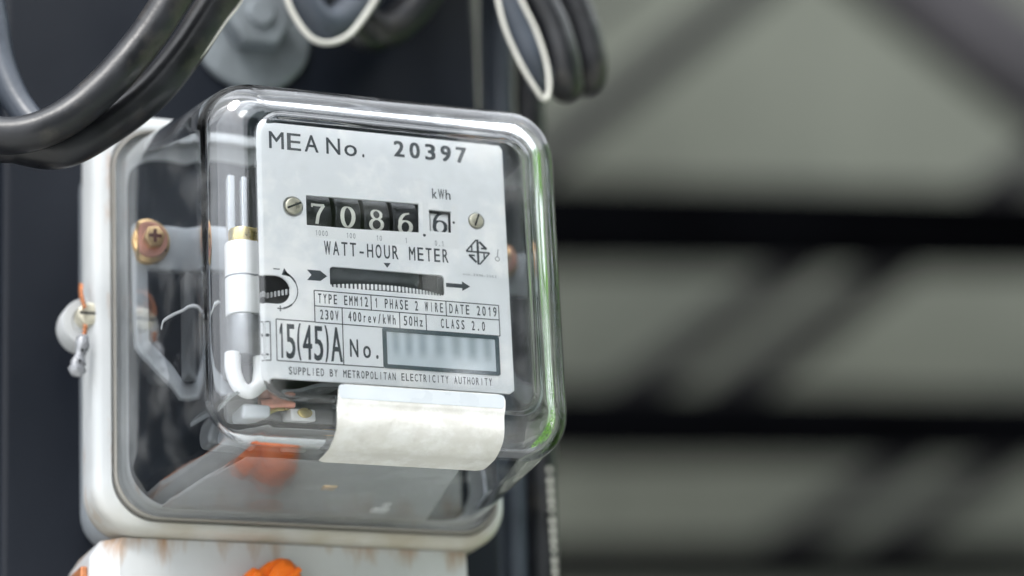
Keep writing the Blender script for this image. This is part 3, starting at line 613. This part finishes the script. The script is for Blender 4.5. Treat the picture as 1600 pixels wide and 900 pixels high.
V, F, _ = tube_geo([Vector((-36, 21, -50)), Vector((-29, 22, -46)), Vector((-24, 24, -44))], 1.3, 12); sharp(mesh_obj('brass_strip', V, F, M['brass'], mt))
bx('terminal_block', (-25.5, -17.5, 20, 29.8, -51, -45.4), M['white'], mt, .8); cyl('terminal_screw', (-21.3, 19.9, -47.4), 2.3, -1.4, (0, 1, 0), M['brass'], mt, 24, .3)
cyl('terminal_screw', (-9.0, 24, -42.0), 2.0, -3, (0, 1, 0), M['steel'], mt, 24, .3)
# translucent tray in the bottom
bx('tray_clip', (-6, -1, 46, 51, -57.6, -52), M['zinc'], mt, .8); bx('tray_clip', (16, 22, 62, 67.5, -60.2, -54), M['white'], mt, 1.2); bx('tray_clip', (18.5, 21, 58, 62, -59.4, -54), M['white'], mt, .8)
V = [(-37, 27, -53.9), (-11, 27, -53.6), (32, 27, -53.9), (38, 74, -59.6), (-50, 74, -59.6), (-49, 66, -58.6)]; V = V + [(a, b, c - .9) for a, b, c in V]
F = [tuple(range(6)), tuple(range(6, 12))] + [(k, (k + 1) % 6, 6 + (k + 1) % 6, 6 + k) for k in range(6)]
bevel(mesh_obj('bottom_tray', V, F, M['smoke'], mt), .3)
tube('reflection_streak', [(-58.2, 40, -14.5), (-57.0, 39, -12.2), (-54.0, 37, -10.4), (-50.5, 35, -9.2), (-47.6, 33, -7.0)], .5, M['streak'], mt, 8)  # white tube modelled in place of a reflection streak on the glass

# lug with its sealing screw
LC = (-71.4, .2)
V, F = loft([(circ(*LC, 8.3, 36), 92), (circ(*LC, 8.5, 36), 90.6), (circ(*LC, 8.5, 36), 83.6), (circ(*LC, 8.0, 36), 82.6), (circ(*LC, 5.6, 36), 82.6), (circ(*LC, 5.2, 36), 83.2), (circ(*LC, 3, 36), 83.2)])
sharp(mesh_obj('sealing_lug', V, F, M['paint'], mt), 40)
slotscrew('sealing_screw', (-72.2, 77.2, 1.6), 3.7, mt, M['screw'], 0, 6.2)

# terminal cover below
tcov = [(-62, -72.2), (56, -72.2), (56, -170), (-62, -170)]
V, F = loft([([(-70, -75.5), (-66.5, -70.2), (55, -70.1), (55.6, -70.6), (55.6, -172), (-70, -172)], 114.5), ([(-70, -75.5), (-66.5, -70.2), (55, -70.1), (55.6, -70.6), (55.6, -172), (-70, -172)], 88), ([(-62, -73.0), (-60.8, -70.2), (54.8, -70.1), (55.2, -70.6), (55.2, -171), (-62, -171)], 81.5)])
n = M['rusty'].node_tree; b = n.nodes['Principled BSDF']; src = b.inputs['Base Color'].links[0].from_socket          # rust bleeding down from the joint with the flange
tg = n.nodes.new('ShaderNodeTexCoord'); sg = n.nodes.new('ShaderNodeSeparateXYZ'); n.links.new(tg.outputs['Object'], sg.inputs[0])
mp = n.nodes.new('ShaderNodeMapping'); mp.inputs['Scale'].default_value = (1, 1, .22); n.links.new(tg.outputs['Object'], mp.inputs[0])
ng = n.nodes.new('ShaderNodeTexNoise'); ng.inputs['Scale'].default_value = 75; ng.inputs['Detail'].default_value = 8; ng.inputs['Roughness'].default_value = .62; n.links.new(mp.outputs[0], ng.inputs['Vector'])
mg1 = n.nodes.new('ShaderNodeMapRange'); mg1.inputs[1].default_value = -.016; mg1.inputs[2].default_value = -.001; n.links.new(sg.outputs['Z'], mg1.inputs[0])
ml = n.nodes.new('ShaderNodeMath'); ml.operation = 'MULTIPLY_ADD'; ml.inputs[1].default_value = .22; n.links.new(mg1.outputs[0], ml.inputs[0]); n.links.new(ng.outputs['Fac'], ml.inputs[2])
mg2 = n.nodes.new('ShaderNodeValToRGB'); e_ = mg2.color_ramp.elements; e_[0].position = .67; e_[0].color = (0, 0, 0, 1); e_[1].position = .88; e_[1].color = (1, 1, 1, 1); n.links.new(ml.outputs[0], mg2.inputs[0])
xg = n.nodes.new('ShaderNodeMix'); xg.data_type = 'RGBA'; xg.inputs[7].default_value = (.30, .15, .045, 1); n.links.new(mg2.outputs[0], xg.inputs['Factor']); n.links.new(src, xg.inputs[6]); n.links.new(xg.outputs[2], b.inputs['Base Color'])
tcv = mesh_obj('terminal_cover', V, F, M['rusty'], mt); tcv['label'] = 'off-white terminal cover with rust streaks below the glass'; bevel(tcv, .9, 3)
bx('rusty_edge', (-72.2, -70.1, 90, 112, -170, -78), M['cwire'], tcv, .4)
# orange cap
oc_ = empty('orange_cap', (-14, 81, -87), 'bright orange plastic wing cap on the terminal cover screw', 'plastic cap')
pts = [(-24.5, -83.5), (-20.4, -79.6), (-18.9, -80.6), (-15.5, -77.9), (-11.5, -76.3), (-8.2, -76.6), (-5.6, -79.2), (-3.6, -84), (-3.4, -90), (-8, -96), (-16, -97), (-23, -93), (-25.5, -88)]
ctr = Vector((-14, -87))
V, F = loft([(pts, 81.3), (pts, 74.5), ([((p[0] - ctr.x) * .9 + ctr.x, (p[1] - ctr.y) * .9 + ctr.y) for p in pts], 73.2)])
o = mesh_obj('cap_body', V, F, M['orange'], oc_); bevel(o, .9, 3, 25)
p2 = [(-17.5, -85.5), (-14.8, -80.2), (-11.8, -77.9), (-8.6, -78.4), (-6.2, -81.5), (-5.2, -86.5), (-9, -92), (-15, -92)]; c2 = Vector((-11, -85))
o = mesh_obj('cap_wing', *loft([(p2, 73.1), (p2, 70.8), ([((p[0] - c2.x) * .72 + c2.x + .5, (p[1] - c2.y) * .72 + c2.y - .4) for p in p2], 69.2)]), M['orange'], oc_); bevel(o, .35, 2, 20)
V, F = box(-.9, .9, 68.2, 69.4, -4.2, 4.2); V = [(c2.x + 1.2 + v[0] * .7 + v[2] * .72, v[1], c2.y + 1.0 - v[0] * .7 + v[2] * .72) for v in V]; bevel(mesh_obj('cap_ridge', V, F, M['orange'], oc_), .35)
V, F = box(-22.2, -19.4, 71.4, 73.1, -92, -81.8); V = [(v[0] + (v[2] + 86) * .35, v[1], v[2]) for v in V]; bevel(mesh_obj('cap_ridge', V, F, M['orange'], oc_), .4)

# ------------------------------------------------------------------ wire seal
sl = empty('wire_seal', (-73, 74, -18), 'twisted copper seal wire with a grey crimped tag hanging beside the meter', 'seal')
def twist(P, r, off, turns, ph, n=90):
    base = catmull(P, 14); out = []
    for i, p in enumerate(base):
        a = 2 * math.pi * turns * i / len(base) + ph; out.append(p + Vector((math.cos(a), math.sin(a), 0)) * off)
    return out
WP = [(-73.9, 82.0, 12.8), (-74.8, 79.0, 9.1), (-74.9, 76.5, 5.5), (-74.6, 75.0, 2.5)]; WQ = [(-74.4, 75.0, -3.3), (-74.5, 75.5, -5.7), (-75.2, 75.5, -8.3)]
for ph in (0, math.pi):
    tube('wire', twist(WP, .5, .42, 3, ph), .42, M['cwire'], sl, 8, raw=True)
    tube('wire', twist(WQ, .5, .4, 2, ph), .4, M['cwire'], sl, 8, raw=True)
pth = catmull([(-74.7, 75.5, -6.6), (-75.2, 75.5, -9.6), (-76.0, 75.5, -13.3), (-76.8, 75.5, -16.9), (-77.2, 75.5, -20.3)], 3)
V, F, _ = tube_geo(pth, [1.5 + .9 * abs(math.sin(i * .55)) + (.8 if i > 9 else 0) for i in range(len(pth) - 1)] + [1.6], 14)
V = [Vector((v.x + random.uniform(-.25, .25), 75.5 + (v.y - 75.5) * .7 + random.uniform(-.2, .2), v.z + random.uniform(-.25, .25))) for v in V]
sharp(mesh_obj('seal_tag', V, F, M['lead'], sl), 70)
for hp in (pth[5], pth[8]): cyl('tag_hole', (hp.x, hp.y - 2.1, hp.z), .5, .6, (0, 1, 0), M['black'], sl, 10)

# ------------------------------------------------------------------ cables
def cable(name, P, r, label, group, m=None, stripe=None, sr=.9, n=10, seg=20):
    b = Vector(P[len(P) // 2]); c = empty(name, tuple(b), label, 'cable', group)
    tube('sheath', P, r, m or M['rubber'], c, seg, n)
    if stripe: tube('stripe', stripe, sr, M['stripe'], c, 8, n)
    return c
GL = 'black cable loops above the meter'
cable('cable', [(-23.0, 5.0, 253.6), (-24.2, 5.3, 236.0), (-25.7, 5.7, 218.4), (-27.5, 6.1, 200.9), (-29.8, 6.6, 183.5), (-32.7, 7.3, 166.3), (-36.4, 8.1, 149.3), (-40.9, 9.1, 132.6), (-46.5, 10.4, 116.1), (-53.6, 12.0, 100.1), (-62.4, 14.0, 84.6), (-70.5, 16.0, 71.1), (-81.0, 18.0, 57.1), (-92.5, 20.0, 45.6), (-104.2, 22.0, 39.1), (-115.0, 26.0, 38.9), (-125.5, 32.0, 45.3), (-155.5, 44.0, 90.3), (-160.5, 54.0, 175.3)], 5.8, 'thick black cable swooping down to the left, upper of the pair over the glass corner', GL)
cable('cable', [(-0.4, 16.4, 257.0), (-1.7, 16.7, 239.4), (-3.3, 17.1, 221.9), (-5.4, 17.5, 204.5), (-8.0, 18.1, 187.4), (-11.2, 18.8, 170.4), (-15.3, 19.7, 153.6), (-20.3, 20.8, 137.2), (-26.6, 22.2, 121.2), (-34.5, 24.0, 105.7), (-43.5, 26.0, 92.1), (-54.6, 27.0, 73.2), (-66.1, 28.0, 58.0), (-79.4, 29.0, 46.3), (-92.8, 30.0, 37.9), (-105.8, 32.0, 38.8), (-121.2, 34.0, 44.3), (-151.2, 46.0, 89.3), (-156.2, 56.0, 174.3)], 6.0, 'thick black cable under the first one, touching the left top of the glass', GL, None, [(-34.9, 25.0, 95.0), (-37.5, 24.5, 90.0), (-42.0, 24.0, 83.7), (-47.8, 24.0, 74.5), (-53.0, 24.5, 67.3)], .45)
cable('cable', [(-123.4, 66.7, 272.3), (-123.0, 66.4, 254.4), (-122.4, 66.1, 236.4), (-121.7, 65.7, 218.5), (-120.9, 65.2, 200.6), (-119.8, 64.5, 182.7), (-118.5, 63.8, 164.9), (-116.8, 62.8, 147.1), (-114.7, 61.5, 129.4), (-112.1, 60.0, 111.7), (-108.7, 58.0, 93.4), (-106.2, 56.0, 75.2), (-101.3, 52.0, 60.0), (-93.5, 46.0, 48.8), (-80.8, 44.0, 48.2)], 4.6, 'slate cable at the left edge running down behind the pair', GL, M['rubber_blue'])
cable('cable', [(-3.6, 77.0, 295.9), (-3.4, 77.0, 277.9), (-3.2, 77.0, 259.9), (-2.8, 77.0, 241.9), (-2.5, 77.0, 223.9), (-2.0, 77.0, 206.0), (-1.3, 77.0, 188.0), (-0.6, 77.0, 170.0), (0.4, 77.0, 152.0), (1.6, 77.0, 134.1), (2.6, 77.0, 122.2), (6.1, 77.0, 114.5), (11.9, 78.0, 112.3), (19.0, 80.0, 117.2), (27.6, 84.0, 127.9), (36.7, 88.0, 143.6), (43.8, 91.1, 159.4), (49.4, 93.6, 175.6), (53.9, 95.6, 192.2), (57.5, 97.2, 209.0), (60.4, 98.4, 226.1), (62.7, 99.4, 243.4), (64.6, 100.2, 260.8), (66.0, 100.9, 278.3), (67.2, 101.4, 295.9)], 6.0, 'slate cable loop with a pale stripe, hanging beside the large bolt', GL, M['rubber_blue'], [(-13.8, 72.0, 292.4), (-13.5, 72.0, 274.4), (-13.2, 72.0, 256.4), (-12.7, 72.0, 238.4), (-12.2, 72.0, 220.5), (-11.5, 72.0, 202.5), (-10.7, 72.0, 184.6), (-9.6, 72.0, 166.6), (-8.3, 72.0, 148.7), (-6.6, 72.0, 130.8), (-5.1, 72.0, 117.9), (-1.9, 72.0, 110.0), (3.4, 72.0, 103.6), (9.8, 72.0, 102.7), (17.0, 72.5, 106.6), (23.6, 74.0, 115.2), (30.6, 78.0, 126.2)], 1.0)
cable('cable', [(8.4, 88.2, 303.9), (8.9, 88.3, 286.0), (9.5, 88.5, 268.0), (10.3, 88.7, 250.1), (11.3, 89.0, 232.2), (12.5, 89.4, 214.4), (14.1, 89.8, 196.6), (16.0, 90.4, 178.8), (18.4, 91.1, 161.1), (21.4, 92.0, 143.4), (24.8, 93.0, 127.5), (31.4, 94.0, 121.9), (38.8, 96.0, 120.7), (47.5, 98.0, 127.5), (55.6, 99.0, 137.9), (63.1, 99.0, 151.9), (69.9, 99.0, 168.2), (75.3, 99.0, 184.8), (79.7, 99.0, 201.7), (83.2, 99.0, 218.9), (86.0, 99.0, 236.2), (88.2, 99.0, 253.6), (90.0, 99.0, 271.2), (91.4, 99.0, 288.8), (92.5, 99.0, 306.5)], 6.4, 'plain black cable loop behind the striped one in the top middle', GL)
cable('cable', [(25.9, 57.6, 295.5), (25.8, 58.3, 277.6), (25.6, 59.2, 259.8), (25.4, 60.3, 241.9), (25.2, 61.7, 224.2), (24.9, 63.4, 206.4), (24.5, 65.6, 188.8), (24.0, 68.3, 171.2), (23.4, 71.7, 153.7), (22.7, 76.0, 136.4), (22.0, 80.0, 123.5), (23.5, 88.0, 119.9), (27.6, 92.0, 115.8), (39.4, 98.0, 118.7), (52.7, 100.0, 131.0), (61.3, 102.0, 153.0), (66.5, 103.2, 170.0), (70.7, 104.2, 187.1), (74.0, 105.0, 204.5), (76.7, 105.6, 221.9), (78.9, 106.1, 239.5), (80.6, 106.5, 257.2), (81.9, 106.8, 274.9), (83.0, 107.1, 292.7), (83.9, 107.3, 310.5)], 4.2, 'narrow black cable crossing inside the striped loop', GL)
cable('cable', [(57.2, 60.0, 297.4), (58.0, 60.0, 279.6), (58.9, 60.0, 261.7), (60.2, 60.0, 243.9), (61.7, 60.0, 226.2), (63.6, 60.0, 208.5), (66.0, 60.0, 190.9), (69.0, 60.0, 173.4), (72.7, 60.0, 156.0), (77.4, 60.0, 138.8), (82.2, 60.0, 124.8), (87.4, 60.0, 113.3), (90.5, 60.0, 101.6), (92.0, 62.0, 94.9), (95.0, 68.0, 94.8), (97.9, 76.0, 101.7), (97.0, 80.0, 115.5), (94.4, 82.0, 133.4), (92.8, 82.0, 148.2), (91.3, 82.0, 166.1), (90.0, 82.0, 184.0), (89.0, 82.0, 202.0), (88.2, 82.0, 220.0), (87.6, 82.0, 237.9), (87.1, 82.0, 255.9), (86.7, 82.0, 273.9), (86.4, 82.0, 291.9), (86.1, 82.0, 309.8)], 6.1, 'black cable loop with a pale striped rim at the top right of the glass', GL, M['rubber'], [(58.2, 52.0, 292.7), (58.4, 52.0, 274.7), (58.6, 52.0, 256.7), (58.9, 52.0, 238.7), (59.3, 52.0, 220.8), (59.7, 52.0, 202.8), (60.3, 52.0, 184.8), (61.0, 52.0, 166.8), (61.9, 52.0, 148.9), (63.0, 52.0, 130.9), (64.1, 52.0, 116.7), (66.6, 52.0, 105.1), (71.6, 52.0, 93.3), (76.2, 52.0, 85.4), (79.3, 52.5, 81.9), (81.5, 53.0, 84.5), (81.9, 53.0, 91.1), (80.7, 53.0, 98.8), (77.9, 53.0, 108.0), (74.0, 53.0, 116.4), (70.6, 54.0, 125.5)], .75)
cable('cable', [(54.1, 58.0, 294.7), (54.6, 58.0, 276.8), (55.3, 58.0, 258.9), (56.1, 58.0, 241.0), (57.1, 58.0, 223.1), (58.4, 58.0, 205.2), (60.0, 58.0, 187.4), (61.9, 58.0, 169.6), (64.4, 58.0, 151.9), (67.5, 58.0, 134.2), (70.6, 58.0, 120.1), (74.5, 58.0, 109.7), (79.6, 59.0, 98.1), (85.0, 66.0, 95.3), (91.5, 84.0, 111.6), (89.3, 90.0, 128.7), (85.1, 92.0, 151.7), (82.5, 93.2, 169.4), (80.5, 94.2, 187.2), (78.8, 95.0, 205.0), (77.5, 95.6, 222.9), (76.4, 96.1, 240.7), (75.6, 96.5, 258.6), (74.9, 96.8, 276.6), (74.4, 97.1, 294.5), (73.9, 97.3, 312.5)], 4.9, 'slate cable behind the pale striped rim of the right hand loop', GL, M['rubber_blue'])
cable('cable', [(80.9, 78.0, 308.9), (81.7, 78.0, 291.1), (82.6, 78.0, 273.2), (83.7, 78.0, 255.4), (85.1, 78.0, 237.6), (86.9, 78.0, 219.9), (89.1, 78.0, 202.2), (91.8, 78.0, 184.6), (95.3, 78.0, 167.1), (99.6, 78.0, 149.8), (104.9, 78.0, 132.9), (108.8, 78.0, 119.8), (110.8, 79.0, 109.3), (111.0, 84.0, 104.9), (111.2, 92.0, 111.6), (111.8, 96.0, 126.4), (109.8, 98.0, 142.2), (105.6, 98.0, 157.0), (101.7, 98.0, 174.5), (98.5, 98.0, 192.0), (96.0, 98.0, 209.7), (94.0, 98.0, 227.4), (92.4, 98.0, 245.2), (91.1, 98.0, 263.0), (90.1, 98.0, 280.8), (89.2, 98.0, 298.7), (88.6, 98.0, 316.6)], 5.5, 'rightmost black cable loop, outermost over the blurred background', GL)
cable('cable', [(93.9, 130.0, 193.6), (90.1, 130.0, 102.3), (88.7, 130.0, -5.5), (86.1, 130.0, -110.9)], 2.6, 'slim upright cable with a pale stripe beside the post edge', 'upright cables on the right side of the post', M['rubber_blue'], [(89.5, 127.0, 191.6), (85.6, 127.0, 100.6), (84.7, 127.0, -6.6), (82.5, 127.0, -111.5)], .85, 3)
cable('cable', [(99.1, 128.0, 193.4), (95.4, 128.0, 102.0), (94.0, 128.0, -5.7), (90.3, 128.0, -111.2)], 4.6, 'upright slate cable second from the post edge', 'upright cables on the right side of the post', M['rubber_blue'], None, 1, 3)
cable('cable', [(110.1, 126.0, 194.0), (106.3, 126.0, 102.4), (104.0, 126.0, -5.6), (99.5, 126.0, -111.3)], 5.4, 'upright black cable on the far right of the post group', 'upright cables on the right side of the post', M['rubber'], None, 1, 3)
pc = bpy.data.objects['upright_anchor'] if 'upright_anchor' in bpy.data.objects else None
mk = []
for k in range(16):
    zz = -28.5 - k * 3.6
    mk.append(quad2(103.7, zz, 103.7, zz - (2.6 if k % 4 else 1.6), 1.5, 120.0))
last = [o for o in bpy.data.objects if o.get('label', '').startswith('upright black cable on the far right')][0]
printed('cable_print', mk, M['stripe'], last, 'pale worn lettering down the cable')
